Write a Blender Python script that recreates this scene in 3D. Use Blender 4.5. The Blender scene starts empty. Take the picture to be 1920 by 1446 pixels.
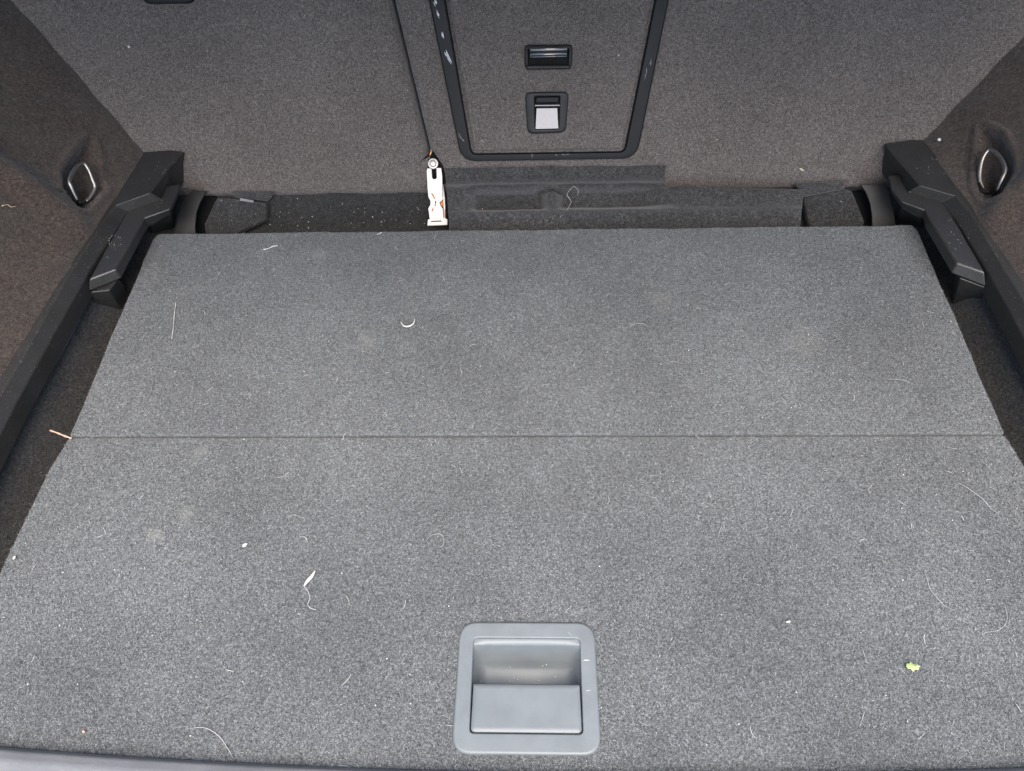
import bpy, bmesh, math, random
import numpy as np
from mathutils import Vector, Matrix

random.seed(7)
RNG = np.random.default_rng(7)
SC = bpy.context.scene
COL = SC.collection

# ------------------------------------------------------------------ camera
FPX, CX, CY, CAMH = 1444.0, 960.0, 723.0, 0.69          # photo is 1920 x 1446


def _n(v):
    v = np.array(v, float)
    return v / np.linalg.norm(v)


_Y = _n([41, 1965, 1444])                               # world axes seen in camera terms (right, up, forward)
_X = np.array([1, .0046, -.0346])
_X = _n(_X - _Y * _X.dot(_Y))
_Z = -np.cross(_X, _Y)
MW = np.array([_X, _Y, _Z])
CAM = np.array([0, 0, CAMH])
R_, U_, B_ = MW[:, 0], MW[:, 1], -MW[:, 2]
cam_data = bpy.data.cameras.new('camera')
cam = bpy.data.objects.new('camera', cam_data)
COL.objects.link(cam)
cam.matrix_world = Matrix(((R_[0], U_[0], B_[0], 0), (R_[1], U_[1], B_[1], 0), (R_[2], U_[2], B_[2], CAMH), (0, 0, 0, 1)))
cam_data.sensor_fit = 'HORIZONTAL'
cam_data.sensor_width = 36
cam_data.lens = 36 * FPX / 1920
cam_data.clip_start = .01
cam_data.clip_end = 500
SC.camera = cam

# ------------------------------------------------------------------ world, sun, exposure
SUN_EL, SUN_AZ = math.radians(60), math.radians(8)      # soft light from behind the photographer, a little to the right
world = bpy.data.worlds.new('World')
SC.world = world
world.use_nodes = True
wn = world.node_tree
bgn = wn.nodes['Background']
sky = wn.nodes.new('ShaderNodeTexSky')
sky.sky_type = 'NISHITA'
sky.sun_disc = False
sky.sun_elevation = SUN_EL
sky.sun_rotation = math.pi - SUN_AZ
sky.dust_density = 1.5
sky.ozone_density = 1.0
bgn.inputs['Strength'].default_value = .10
hsv = wn.nodes.new('ShaderNodeHueSaturation')
hsv.inputs['Saturation'].default_value = .85
wn.links.new(sky.outputs[0], hsv.inputs['Color'])
wn.links.new(hsv.outputs[0], bgn.inputs['Color'])
sl = bpy.data.lights.new('sun', 'SUN')
sl.energy = 1.4
sl.angle = math.radians(50)
sl.color = (1.0, .905, .79)
sun = bpy.data.objects.new('sun', sl)
COL.objects.link(sun)
_sd = Vector((math.sin(SUN_AZ) * math.cos(SUN_EL), -math.cos(SUN_AZ) * math.cos(SUN_EL), math.sin(SUN_EL)))
sun.rotation_euler = _sd.to_track_quat('Z', 'Y').to_euler()
SC.view_settings.view_transform = 'Standard'
SC.view_settings.look = 'None'
SC.view_settings.exposure = 2.66
SC.view_settings.gamma = 1

# ------------------------------------------------------------------ geometry helpers


def ray(px, py):
    return MW @ np.array([(px - CX) / FPX, -(py - CY) / FPX, 1.])


def on(px, py, p0, nn):
    """photo pixel -> point on a plane of the car"""
    d = ray(px, py)
    t = np.dot(np.array(p0) - CAM, nn) / np.dot(d, nn)
    return CAM + d * t


def onz(px, py, z):
    return on(px, py, (0, 0, z), np.array([0, 0, 1.]))


LEAN = math.radians(64.3)
SY = .849                                               # foot of the seat back at z = 0
S_UP = np.array([0, math.cos(LEAN), math.sin(LEAN)])
S_N = np.array([0, -math.sin(LEAN), math.cos(LEAN)])
S_O = np.array([0, SY, 0.])


def seat(x, v, w=0.):
    return S_O + np.array([x, 0, 0]) + v * S_UP + w * S_N


def sxv(px, py, w=0.):
    p = on(px, py, S_O + S_N * w, S_N)
    return float(p[0]), float((p - S_O).dot(S_UP))


def mesh_obj(name, verts, faces, mat, parent=None, smooth=True, bevel=0, solid=0, seg=3, sub=0):
    me = bpy.data.meshes.new(name)
    me.from_pydata([tuple(map(float, v)) for v in verts], [], faces)
    me.update()
    bm = bmesh.new()
    bm.from_mesh(me)
    bmesh.ops.recalc_face_normals(bm, faces=bm.faces)
    bm.to_mesh(me)
    bm.free()
    if mat:
        me.materials.append(mat)
    o = bpy.data.objects.new(name, me)
    COL.objects.link(o)
    if parent:
        o.parent = parent
        o.matrix_parent_inverse = parent.matrix_basis.inverted()
    if solid:
        m = o.modifiers.new('solid', 'SOLIDIFY')
        m.thickness = solid
        m.offset = 0
    if bevel:
        m = o.modifiers.new('bevel', 'BEVEL')
        m.width = bevel
        m.segments = seg
        m.limit_method = 'ANGLE'
        m.angle_limit = math.radians(28)
        m.harden_normals = True
    if sub:
        m = o.modifiers.new('sub', 'SUBSURF')
        m.levels = m.render_levels = sub
    if smooth:
        me.polygons.foreach_set('use_smooth', [True] * len(me.polygons))
    return o


def empty(name, loc, label, cat, group=None):
    o = bpy.data.objects.new(name, None)
    o.empty_display_size = .03
    COL.objects.link(o)
    o.location = [float(c) for c in loc]
    bpy.context.view_layer.update() if False else None
    o['label'] = label
    o['category'] = cat
    if group:
        o['group'] = group
    return o


def tag(o, label, cat, group=None):
    o['label'] = label
    o['category'] = cat
    if group:
        o['group'] = group
    return o


def prism(name, top, down, mat, parent=None, bevel=.002, seg=3, taper=None):
    """a closed solid: loop of points and the same loop moved by `down` (or given as `taper`)"""
    n = len(top)
    top = [np.array(p, float) for p in top]
    bot = [np.array(p, float) for p in taper] if taper is not None else [p + np.array(down) for p in top]
    faces = [list(range(n)), list(range(2 * n - 1, n - 1, -1))]
    for i in range(n):
        j = (i + 1) % n
        faces.append([i, j, n + j, n + i])
    return mesh_obj(name, top + bot, faces, mat, parent, bevel=bevel, seg=seg)


class Loop(list):
    corners = rad = n = None


def rloop(corners, rad, n=7):
    """rounded polygon through 2D corners"""
    out = Loop()
    out.corners, out.rad, out.n = [np.array(c, float) for c in corners], rad, n
    k = len(corners)
    for i in range(k):
        p = np.array(corners[i], float)
        a = np.array(corners[i - 1], float)
        b = np.array(corners[(i + 1) % k], float)
        r = rad[i] if isinstance(rad, (list, tuple)) else rad
        u = _n(a - p)
        w = _n(b - p)
        for t in np.linspace(0, 1, n):
            q = (1 - t) ** 2 * (p + u * r) + 2 * t * (1 - t) * p + t * t * (p + w * r)
            c = (p + u * r + (p + w * r)) / 2
            out.append(q)
    return out


def ring(name, outer, inner, prof, place, mat, parent=None, cap=False):
    """profile (t,h) swept round two matching loops; place(x,y,h) -> 3D"""
    n = len(outer)
    V, Fc = [], []
    for (t, h) in prof:
        for a, b in zip(outer, inner):
            q = a + (b - a) * t
            V.append(place(q[0], q[1], h))
    m = len(prof)
    for i in range(m - 1):
        for k in range(n):
            j = (k + 1) % n
            Fc.append([i * n + k, i * n + j, (i + 1) * n + j, (i + 1) * n + k])
    if cap:
        Fc.append([(m - 1) * n + k for k in range(n)])
    o = mesh_obj(name, V, Fc, mat, parent)
    w = o.modifiers.new('normals', 'WEIGHTED_NORMAL')
    w.weight = 100
    return o


def inset(loop, d):
    if isinstance(loop, Loop):
        if abs(d) < 1e-9:
            return loop
        K = loop.corners
        k = len(K)
        area = sum(K[i][0] * K[(i + 1) % k][1] - K[(i + 1) % k][0] * K[i][1] for i in range(k))
        sg = 1 if area > 0 else -1
        new = []
        for i in range(k):
            e0, e1 = _n(K[i] - K[i - 1]), _n(K[(i + 1) % k] - K[i])
            n0, n1 = np.array([-e0[1], e0[0]]) * sg, np.array([-e1[1], e1[0]]) * sg
            b = n0 + n1
            new.append(K[i] + b * (d / max(.2, 1 + n0.dot(n1))))
        rr = loop.rad if isinstance(loop.rad, (list, tuple)) else [loop.rad] * k
        return rloop(new, [max(r - d, .0003) for r in rr], loop.n)
    L = [np.array(p) for p in loop]
    n = len(L)
    c = sum(L) / n
    out = []
    for i in range(n):
        t = L[(i + 1) % n] - L[i - 1]
        nn = np.array([-t[1], t[0]])
        ln = np.linalg.norm(nn)
        nn = nn / ln if ln > 1e-9 else np.zeros(2)
        if np.dot(nn, c - L[i]) < 0:
            nn = -nn
        out.append(L[i] + nn * d)
    return out


def slab(name, loop, place, hs, mat, parent=None):
    """filled plate: hs = list of (inset, height), last ring capped"""
    V, Fc = [], []
    n = len(loop)
    for (d, h) in hs:
        for q in inset(loop, d):
            V.append(place(q[0], q[1], h))
    m = len(hs)
    for i in range(m - 1):
        for k in range(n):
            j = (k + 1) % n
            Fc.append([i * n + k, i * n + j, (i + 1) * n + j, (i + 1) * n + k])
    Fc.append([(m - 1) * n + k for k in range(n)])
    o = mesh_obj(name, V, Fc, mat, parent)
    w = o.modifiers.new('normals', 'WEIGHTED_NORMAL')
    w.weight = 100
    return o


def tube(name, pts, rad, mat, parent=None, seg=8, closed=False, stuffing=True):
    P = [np.array(p, float) for p in pts]
    n = len(P)
    V, Fc = [], []
    ref = np.array([.13, .21, .97])
    for i in range(n):
        a = P[(i - 1) % n] if (closed or i) else P[i]
        b = P[(i + 1) % n] if (closed or i < n - 1) else P[i]
        t = _n(b - a)
        s = _n(np.cross(t, ref))
        q = np.cross(s, t)
        r = rad[i] if isinstance(rad, (list, tuple, np.ndarray)) else rad
        for k in range(seg):
            an = 2 * math.pi * k / seg
            V.append(P[i] + r * (math.cos(an) * s + math.sin(an) * q))
    for i in range(n if closed else n - 1):
        j = (i + 1) % n
        for k in range(seg):
            l = (k + 1) % seg
            Fc.append([i * seg + k, i * seg + l, j * seg + l, j * seg + k])
    if not closed:
        Fc.append(list(range(seg)))
        Fc.append([(n - 1) * seg + k for k in range(seg)])
    return mesh_obj(name, V, Fc, mat, parent)


def smooth_path(pts, n=8):
    """Catmull-Rom through the points"""
    P = [np.array(p, float) for p in pts]
    P = [2 * P[0] - P[1]] + P + [2 * P[-1] - P[-2]]
    out = []
    for i in range(1, len(P) - 2):
        for t in np.linspace(0, 1, n, endpoint=False):
            a, b, c, d = P[i - 1:i + 3]
            out.append(.5 * (2 * b + (c - a) * t + (2 * a - 5 * b + 4 * c - d) * t * t + (3 * b - a - 3 * c + d) * t ** 3))
    out.append(P[-2])
    return out


def grid(name, fn, nu, nv, mat, parent=None, solid=0):
    V = [fn(i / (nu - 1), j / (nv - 1)) for j in range(nv) for i in range(nu)]
    Fc = [[j * nu + i, j * nu + i + 1, (j + 1) * nu + i + 1, (j + 1) * nu + i] for j in range(nv - 1) for i in range(nu - 1)]
    return mesh_obj(name, V, Fc, mat, parent, solid=solid)


# ------------------------------------------------------------------ materials


def nmat(name):
    m = bpy.data.materials.new(name)
    m.use_nodes = True
    nt = m.node_tree
    return m, nt, nt.nodes['Principled BSDF']


def node(nt, typ, **kw):
    n = nt.nodes.new(typ)
    for k, v in kw.items():
        setattr(n, k, v)
    return n


def noise(nt, co, scale, detail=2, rough=.5, dist=0):
    n = node(nt, 'ShaderNodeTexNoise')
    n.inputs['Scale'].default_value = scale
    n.inputs['Detail'].default_value = detail
    n.inputs['Roughness'].default_value = rough
    n.inputs['Distortion'].default_value = dist
    nt.links.new(co, n.inputs['Vector'])
    return n.outputs['Fac']


def ramp(nt, fac, stops):
    r = node(nt, 'ShaderNodeValToRGB')
    el = r.color_ramp.elements
    while len(el) < len(stops):
        el.new(.5)
    for e, (p, c) in zip(el, stops):
        e.position = p
        e.color = c if len(c) == 4 else (*c, 1)
    nt.links.new(fac, r.inputs[0])
    return r.outputs[0]


def mixc(nt, fac, a, b, mode='MIX'):
    m = node(nt, 'ShaderNodeMix', data_type='RGBA', blend_type=mode)
    for sock, v in ((m.inputs[0], fac), (m.inputs[6], a), (m.inputs[7], b)):
        if hasattr(v, 'is_linked') or hasattr(v, 'node'):
            nt.links.new(v, sock)
        elif isinstance(v, (int, float)):
            sock.default_value = v
        else:
            sock.default_value = (*v, 1)
    return m.outputs[2]


def smudges(nt, co, c, stains):
    for (sx_, sy_, r_, k_) in stains:                    # dusty smudges with an outline of their own
        vd = node(nt, 'ShaderNodeVectorMath', operation='DISTANCE')
        nt.links.new(co, vd.inputs[0])
        vd.inputs[1].default_value = (sx_, sy_, 0)
        wob = node(nt, 'ShaderNodeMath', operation='MULTIPLY_ADD')
        nt.links.new(noise(nt, co, 90, 3, .6), wob.inputs[0])
        wob.inputs[1].default_value = r_ * 1.2
        nt.links.new(vd.outputs['Value'], wob.inputs[2])
        rr = ramp(nt, wob.outputs[0], [(r_ * .6, (k_,) * 3), (r_ * 1.5, (0, 0, 0))])
        c = mixc(nt, rr, c, (.22, .215, .19))
    return c


def carpet(name, dark, mid, light, scale=560, bump=.6, patch=.25, stains=()):
    m, nt, bs = nmat(name)
    co = node(nt, 'ShaderNodeTexCoord').outputs['Object']
    n1 = noise(nt, co, scale, 3, .65, 1.2)
    n2 = noise(nt, co, scale * .33, 2, .6, .5)
    n3 = noise(nt, co, 6, 3, .6)
    mm = node(nt, 'ShaderNodeMath', operation='MULTIPLY_ADD')
    nt.links.new(n1, mm.inputs[0])
    mm.inputs[1].default_value = .88
    sc = node(nt, 'ShaderNodeMath', operation='MULTIPLY')
    nt.links.new(n2, sc.inputs[0])
    sc.inputs[1].default_value = .12
    nt.links.new(sc.outputs[0], mm.inputs[2])
    c = ramp(nt, mm.outputs[0], [(.36, dark), (.5, mid), (.66, light)])
    pc = ramp(nt, n3, [(.3, (1 - patch,) * 3), (.7, (1 + patch * .3,) * 3)])
    c = mixc(nt, 1., c, pc, 'MULTIPLY')
    c = smudges(nt, co, c, stains)
    nt.links.new(c, bs.inputs['Base Color'])
    bs.inputs['Roughness'].default_value = 1
    bs.inputs['Specular IOR Level'].default_value = .15
    bs.inputs['Sheen Weight'].default_value = .15
    bs.inputs['Sheen Roughness'].default_value = .6
    b = node(nt, 'ShaderNodeBump')
    b.inputs['Strength'].default_value = bump
    b.inputs['Distance'].default_value = .0015
    nt.links.new(mm.outputs[0], b.inputs['Height'])
    b2 = node(nt, 'ShaderNodeBump')
    b2.inputs['Strength'].default_value = .35
    b2.inputs['Distance'].default_value = .012
    nt.links.new(noise(nt, co, 11, 3, .55), b2.inputs['Height'])
    nt.links.new(b.outputs[0], b2.inputs['Normal'])
    nt.links.new(b2.outputs[0], bs.inputs['Normal'])
    return m


def fibre_mat(name, stops, stains=()):
    m, nt, bs = nmat(name)
    at = node(nt, 'ShaderNodeAttribute')
    at.attribute_name = 'shade'
    c = ramp(nt, at.outputs['Fac'], stops)
    co = node(nt, 'ShaderNodeTexCoord').outputs['Object']
    for sc_, lo_, hi_ in ((6, .80, 1.08), (26, .88, 1.08)):
        c = mixc(nt, 1., c, ramp(nt, noise(nt, co, sc_, 3, .6), [(.32, (lo_,) * 3), (.68, (hi_,) * 3)]), 'MULTIPLY')
    c = smudges(nt, co, c, stains)
    nt.links.new(c, bs.inputs['Base Color'])
    bs.inputs['Roughness'].default_value = .8
    bs.inputs['Specular IOR Level'].default_value = .25
    return m


def plastic(name, col, rough=.45, grain=900, gb=.15, dust=.0, spec=.5):
    m, nt, bs = nmat(name)
    co = node(nt, 'ShaderNodeTexCoord').outputs['Object']
    g = noise(nt, co, grain, 2, .5)
    lo = noise(nt, co, 28, 4, .65)
    c = ramp(nt, lo, [(.3, tuple(x * .88 for x in col)), (.7, tuple(x * 1.1 for x in col))])
    if dust:
        d = ramp(nt, noise(nt, co, 700, 2, .6), [(.66, (0, 0, 0)), (.74, (dust,) * 3)])
        c = mixc(nt, d, c, (.35, .34, .32))
    nt.links.new(c, bs.inputs['Base Color'])
    r = ramp(nt, lo, [(.3, (rough * .85,) * 3), (.7, (min(1, rough * 1.15),) * 3)])
    nt.links.new(r, bs.inputs['Roughness'])
    bs.inputs['Specular IOR Level'].default_value = spec
    b = node(nt, 'ShaderNodeBump')
    b.inputs['Strength'].default_value = gb
    b.inputs['Distance'].default_value = .0004
    nt.links.new(g, b.inputs['Height'])
    nt.links.new(b.outputs[0], bs.inputs['Normal'])
    return m


def metal(name, col, rough=.3, metallic=1.):
    m, nt, bs = nmat(name)
    co = node(nt, 'ShaderNodeTexCoord').outputs['Object']
    lo = noise(nt, co, 160, 4, .6)
    c = ramp(nt, lo, [(.3, tuple(x * .82 for x in col)), (.7, col)])
    nt.links.new(c, bs.inputs['Base Color'])
    bs.inputs['Metallic'].default_value = metallic
    r = ramp(nt, lo, [(.3, (rough * .95,) * 3), (.7, (min(1, rough * 1.08),) * 3)])
    nt.links.new(r, bs.inputs['Roughness'])
    return m


def plain(name, col, rough=.7, trans=0.):
    m, nt, bs = nmat(name)
    co = node(nt, 'ShaderNodeTexCoord').outputs['Object']
    c = ramp(nt, noise(nt, co, 500, 3, .6), [(.3, tuple(x * .75 for x in col)), (.7, col)])
    nt.links.new(c, bs.inputs['Base Color'])
    bs.inputs['Roughness'].default_value = rough
    return m


STAINS = [(float(onz(px_, py_, 0)[0]), float(onz(px_, py_, 0)[1]), r_, k_) for px_, py_, r_, k_ in ((290, 1005, .012, .30), (347, 965, .012, .26), (376, 850, .011, .24), (598, 480, .012, .28), (690, 640, .02, .2), (1240, 560, .03, .14), (1500, 640, .035, .14))]
M_BOARD = carpet('board_carpet', (.025, .0268, .0277), (.068, .0722, .0742), (.158, .165, .168), stains=STAINS)
M_SEAT = carpet('seat_carpet', (.026, .0218, .0195), (.072, .0615, .0555), (.150, .131, .120), patch=.12)
M_SIDE = carpet('side_carpet', (.014, .0102, .0082), (.032, .0235, .0188), (.068, .051, .042), scale=380, patch=.3)
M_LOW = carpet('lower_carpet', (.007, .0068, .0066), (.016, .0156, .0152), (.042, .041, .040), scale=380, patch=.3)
M_FLAP = carpet('flap_carpet', (.009, .0088, .0085), (.024, .0233, .0225), (.065, .062, .060), scale=380, patch=.3)
M_FB = fibre_mat('board_fibre', [(0, (.011, .0118, .0122)), (.42, (.055, .0585, .0602)), (.75, (.140, .1465, .149)), (1, (.29, .30, .303))], STAINS)
M_FS = fibre_mat('seat_fibre', [(0, (.016, .0136, .0124)), (.45, (.064, .055, .0495)), (.8, (.142, .1245, .1145)), (1, (.29, .263, .246))])
M_FD = fibre_mat('side_fibre', [(0, (.006, .0046, .0038)), (.5, (.026, .019, .0155)), (.85, (.060, .0455, .038)), (1, (.135, .11, .094))])
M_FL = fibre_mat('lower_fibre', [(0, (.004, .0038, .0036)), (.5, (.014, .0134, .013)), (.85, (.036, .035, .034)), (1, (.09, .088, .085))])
M_BLACK = plastic('black_trim_plastic', (.0055, .0055, .0056), .5, spec=.15)
M_LEDGE = plastic('ledge_plastic', (.0145, .0138, .013), .5, dust=.45, spec=.4)
M_RAIL = plastic('rail_plastic', (.0135, .013, .0125), .45, dust=.35, spec=.5)
M_GREY = plastic('grey_handle_plastic', (.092, .103, .108), .5, spec=.5, grain=700, gb=.12)
M_DARK = plastic('recess_shade_black', (.004, .004, .004), .8, spec=.1)  # near-black that stands in for the shade in recesses and gaps
M_BEZ = plastic('bezel_plastic', (.010, .0095, .009), .55, spec=.25)
M_SILL = plastic('sill_plastic', (.115, .118, .122), .5, grain=420, gb=.5)
M_STEEL = metal('steel', (.24, .228, .215), .45)
M_SILVER = metal('brushed_plate', (.27, .255, .245), .55)
M_WHITE = plastic('white_painted_metal', (.44, .425, .395), .45, gb=.03)
M_FAINT = plain('faint_scrape', (.13, .13, .13), .6)
M_WASHER = metal('zinc', (.30, .29, .28), .45)
M_RUST = plain('rusty_edge', (.42, .17, .05), .8)
M_SCUFF = plain('pale_scuff', (.40, .40, .41), .7)
M_LINT = plain('white_lint', (.43, .425, .41), .8)
M_HAIR = plain('pale_hair', (.36, .35, .335), .5)
M_TWIG = plain('twig', (.38, .27, .20), .8)
M_LEAF = plain('leaf', (.24, .31, .12), .6)
M_STRAW = plain('straw', (.36, .33, .23), .7)
M_CRUMB = plain('crumb', (.42, .41, .38), .8)


# ------------------------------------------------------------------ carpet pile: short ribbons of yarn lying on a mesh
def pile(name, src, count, parent, mat, length=.0023, width=.0003, lift=.0009, keep=None, up=None):
    dg = bpy.context.evaluated_depsgraph_get()
    ev = src.evaluated_get(dg)
    me = ev.to_mesh()
    me.calc_loop_triangles()
    nv = len(me.vertices)
    co = np.empty(nv * 3)
    me.vertices.foreach_get('co', co)
    co = co.reshape(-1, 3)
    mw = np.array(src.matrix_world)
    co = co @ mw[:3, :3].T + mw[:3, 3]
    nt_ = len(me.loop_triangles)
    tri = np.empty(nt_ * 3, int)
    me.loop_triangles.foreach_get('vertices', tri)
    tri = tri.reshape(-1, 3)
    ev.to_mesh_clear()
    A, B, C = co[tri[:, 0]], co[tri[:, 1]], co[tri[:, 2]]
    nn = np.cross(B - A, C - A)
    ar = np.linalg.norm(nn, axis=1) + 1e-15
    nn = nn / ar[:, None]
    ctr = (A + B + C) / 3
    flip = (nn * (CAM - ctr)).sum(1) < 0
    if up is not None:
        ok = nn @ np.array(up) > .3
        ar = np.where(ok, ar, 0)
    else:
        nn[flip] *= -1
    pr = ar / ar.sum()
    ti = RNG.choice(nt_, count, p=pr)
    r1 = np.sqrt(RNG.random(count))[:, None]
    r2 = RNG.random(count)[:, None]
    P = (1 - r1) * A[ti] + r1 * (1 - r2) * B[ti] + r1 * r2 * C[ti]
    N = nn[ti]
    if keep is not None:
        k = keep(P)
        P, N = P[k], N[k]
    # only as far as the picture (and a step to the side of it) could show
    cc = (P - CAM) @ MW
    u = CX + FPX * cc[:, 0] / cc[:, 2]
    v = CY - FPX * cc[:, 1] / cc[:, 2]
    k = (u > -160) & (u < 2080) & (v > -130) & (v < 1560) & (cc[:, 2] > .05)
    P, N = P[k], N[k]
    n = len(P)
    rv = RNG.normal(size=(n, 3))
    T = rv - N * (rv * N).sum(1)[:, None]
    T /= np.linalg.norm(T, axis=1)[:, None]
    S = np.cross(N, T)
    L = length * (.55 + .9 * RNG.random(n))[:, None]
    W = width * (.6 + .8 * RNG.random(n))[:, None]
    cv = (RNG.normal(size=n) * .42)[:, None]
    hh = lift * (.4 + 1.2 * RNG.random(n))[:, None]
    p0 = P + N * .0002
    p1 = P + T * L * .5 + S * L * cv * .5 + N * hh
    p2 = P + T * L * (1 - .3 * np.abs(cv)) + N * hh * (RNG.random(n)[:, None] * 1.2)
    V = np.stack([p0 - S * W * .5, p0 + S * W * .5, p1 - S * W * .5, p1 + S * W * .5, p2], 1).reshape(-1, 3)
    b = np.arange(n) * 5
    loops = np.stack([b, b + 1, b + 3, b + 2, b + 2, b + 3, b + 4], 1).ravel()
    starts = (np.arange(n)[:, None] * 7 + np.array([0, 4])).ravel()
    tot = np.tile([4, 3], n)
    m = bpy.data.meshes.new(name)
    m.vertices.add(n * 5)
    m.vertices.foreach_set('co', V.ravel())
    m.loops.add(n * 7)
    m.loops.foreach_set('vertex_index', loops.astype(np.int32))
    m.polygons.add(n * 2)
    m.polygons.foreach_set('loop_start', starts.astype(np.int32))
    m.polygons.foreach_set('loop_total', tot.astype(np.int32))
    m.update(calc_edges=True)
    a = m.attributes.new('shade', 'FLOAT', 'POINT')
    a.data.foreach_set('value', np.repeat(np.clip(RNG.beta(2.2, 2.0, n), 0, 1), 5))
    m.materials.append(mat)
    o = bpy.data.objects.new(name, m)
    COL.objects.link(o)
    o['kind'] = 'stuff'
    if parent:
        o.parent = parent
        o.matrix_parent_inverse = parent.matrix_basis.inverted()
    return o


# ------------------------------------------------------------------ the well under everything
def struct(o):
    o['kind'] = 'structure'
    return o


g = grid('floor', lambda u, v: (-.75 + 1.5 * u, .06 + .95 * v, -.075 + .004 * math.sin(9 * u) * math.sin(7 * v)), 30, 20, M_LOW)
struct(g)
# unseen roof sheet, added and placed to shade the back of the boot
r = grid('unseen_roof_shade', lambda u, v: (-.80 + 1.6 * u, .345 + 1.2 * v, .68 + .02 * math.sin(math.pi * u)), 12, 8, plain('roof_shade_grey', (.16, .15, .145), 1.))
struct(r)

# ------------------------------------------------------------------ load floor board
XL, XR, YC, YR = -.5085, .4842, .4416, .7605
board = empty('load_floor_board', ((XL + XR) / 2, YC, 0), 'folding grey carpeted load floor board with a pull handle near its front edge', 'floor board')
TH = .020


def panel(name, xs_l, xs_r, ys, hole=None):
    """carpet panel: rows of y with own left/right x; hole = (x0,x1,y0,y1)"""
    V, Fc, rows = [], [], []
    for y, xl, xr in zip(ys, xs_l, xs_r):
        cuts = [xl, hole[0], hole[1], xr] if hole else [xl, xl * .33 + xr * .0, xr * .33, xr]
        rows.append([len(V) + i for i in range(4)])
        V += [(x, y, 0) for x in cuts]
    for j in range(len(ys) - 1):
        for i in range(3):
            if hole and i == 1 and hole[2] - 1e-6 <= ys[j] and ys[j + 1] <= hole[3] + 1e-6:
                continue
            Fc.append([rows[j][i], rows[j][i + 1], rows[j + 1][i + 1], rows[j + 1][i]])
    o = mesh_obj(name, V, Fc, M_BOARD, board)
    m = o.modifiers.new('solid', 'SOLIDIFY')
    m.thickness = TH
    m.offset = -1
    b = o.modifiers.new('bevel', 'BEVEL')
    b.width = .0022
    b.segments = 3
    b.limit_method = 'ANGLE'
    b.angle_limit = math.radians(40)
    b.harden_normals = True
    return o


HX0, HX1, HY0, HY1 = -.0730, .0500, .1298, .2402        # handle surround
def wob(a, k):
    return math.sin(a * 31 + k) * .5 + math.sin(a * 73 + 2.1 * k) * .3 + math.sin(a * 141 + k * k) * .2


V, Fc = [], []
nx, ny = 60, 26
for j in range(ny):
    for i in range(nx):
        u, v = i / (nx - 1), j / (ny - 1)
        x, y = XL + (XR - XL) * u, YC + .0012 + (YR - YC - .0012) * v
        eu, ev = abs(2 * u - 1) ** 8, abs(2 * v - 1) ** 8
        x += .0009 * wob(y * 1.3, 3 * u) * eu + (.0035 * max(0, v - .975) / .025) * (1 if u < .5 else -1) * eu
        y += (.0006 if v < .5 else .0011) * wob(x, 1 + 4 * v) * ev
        V.append((x, y, .0009 * math.sin(5 * u + 2) * math.sin(math.pi * v)))
for j in range(ny - 1):
    for i in range(nx - 1):
        Fc.append([j * nx + i, j * nx + i + 1, (j + 1) * nx + i + 1, (j + 1) * nx + i])
rear = mesh_obj('rear_panel', V, Fc, M_BOARD, board)
_m = rear.modifiers.new('solid', 'SOLIDIFY')
_m.thickness, _m.offset = TH, -1
_b = rear.modifiers.new('bevel', 'BEVEL')
_b.width, _b.segments, _b.limit_method, _b.angle_limit, _b.harden_normals = .0022, 3, 'ANGLE', math.radians(40), True
frontp = panel('front_panel', [-.505, -.508, -.5145, -.521, -.520, -.5155, XL],
               [.470, .478, .500, .501, .4975, .4905, XR], [.1075, HY0 + .006, HY1 - .006, .262, .31, .40, YC - .0012],
               (HX0 + .008, HX1 - .008, HY0 + .006, HY1 - .006))

# handle: surround, scoop, lift flap
hz = lambda x, y, h: (x, y, h)
hl_o = rloop([(HX0 - .0005, HY0), (HX1 + .0003, HY0), (HX1 - .0008, HY1), (HX0 + .0008, HY1)], .0165, 9)
ix0, ix1, iy0, iy1 = -.0590, .0355, .1462, .2255
hl_i = rloop([(ix0, iy0), (ix1, iy0), (ix1, iy1), (ix0, iy1)], .0042, 9)
handle = ring('handle', hl_o, hl_i, [(0, -.002), (0, .0010), (.03, .0022), (.09, .0029), (.16, .0031), (.92, .0031), (.97, .0028), (1, .0018), (1, -.012)], hz, M_GREY, board)
ym = .1862                                              # rear edge of the lift flap
prof = []
for t in np.linspace(0, 1, 22):
    # from the rear lip, rolling over, down the back wall and round under the flap
    if t < .25:
        a = t / .25 * math.pi / 2
        prof.append((iy1 - .0002 - .006 * math.sin(a) * .9, .0012 - .0055 * (1 - math.cos(a))))
    elif t < .55:
        s = (t - .25) / .3
        prof.append((iy1 - .0056 - .0105 * s, -.0043 - .0245 * s))
    else:
        s = (t - .55) / .45
        a = s * math.pi / 2
        prof.append((iy1 - .0161 - .034 * math.sin(a), -.0288 - .0060 * math.sin(min(math.pi / 2, a * 1.6)) + .004 * s * s))
V, Fc = [], []
xsn = [ix0 - .0004, ix0 + .004, ix0 + .011, 0, ix1 - .011, ix1 - .004, ix1 + .0004]
for (y, z) in prof:
    for k, x in enumerate(xsn):
        e = [.024, .004, 0, 0, 0, .004, .024][k]
        V.append((x, y, min(.001, z + e)))
for i in range(len(prof) - 1):
    for k in range(6):
        Fc.append([i * 7 + k, i * 7 + k + 1, (i + 1) * 7 + k + 1, (i + 1) * 7 + k])
scoop = mesh_obj('scoop', V, Fc, M_GREY, handle)
fl = rloop([(ix0 + .0006, iy0 + .0006), (ix1 - .0006, iy0 + .0006), (ix1 - .0012, ym), (ix0 + .0012, ym)], [.0042, .0042, .0012, .0012], 7)
flap_h = slab('lift_flap', fl, hz, [(0, -.010), (0, .0010), (.0008, .0020), (.0030, .0024), (.0045, .00245)], M_GREY, handle)
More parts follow.
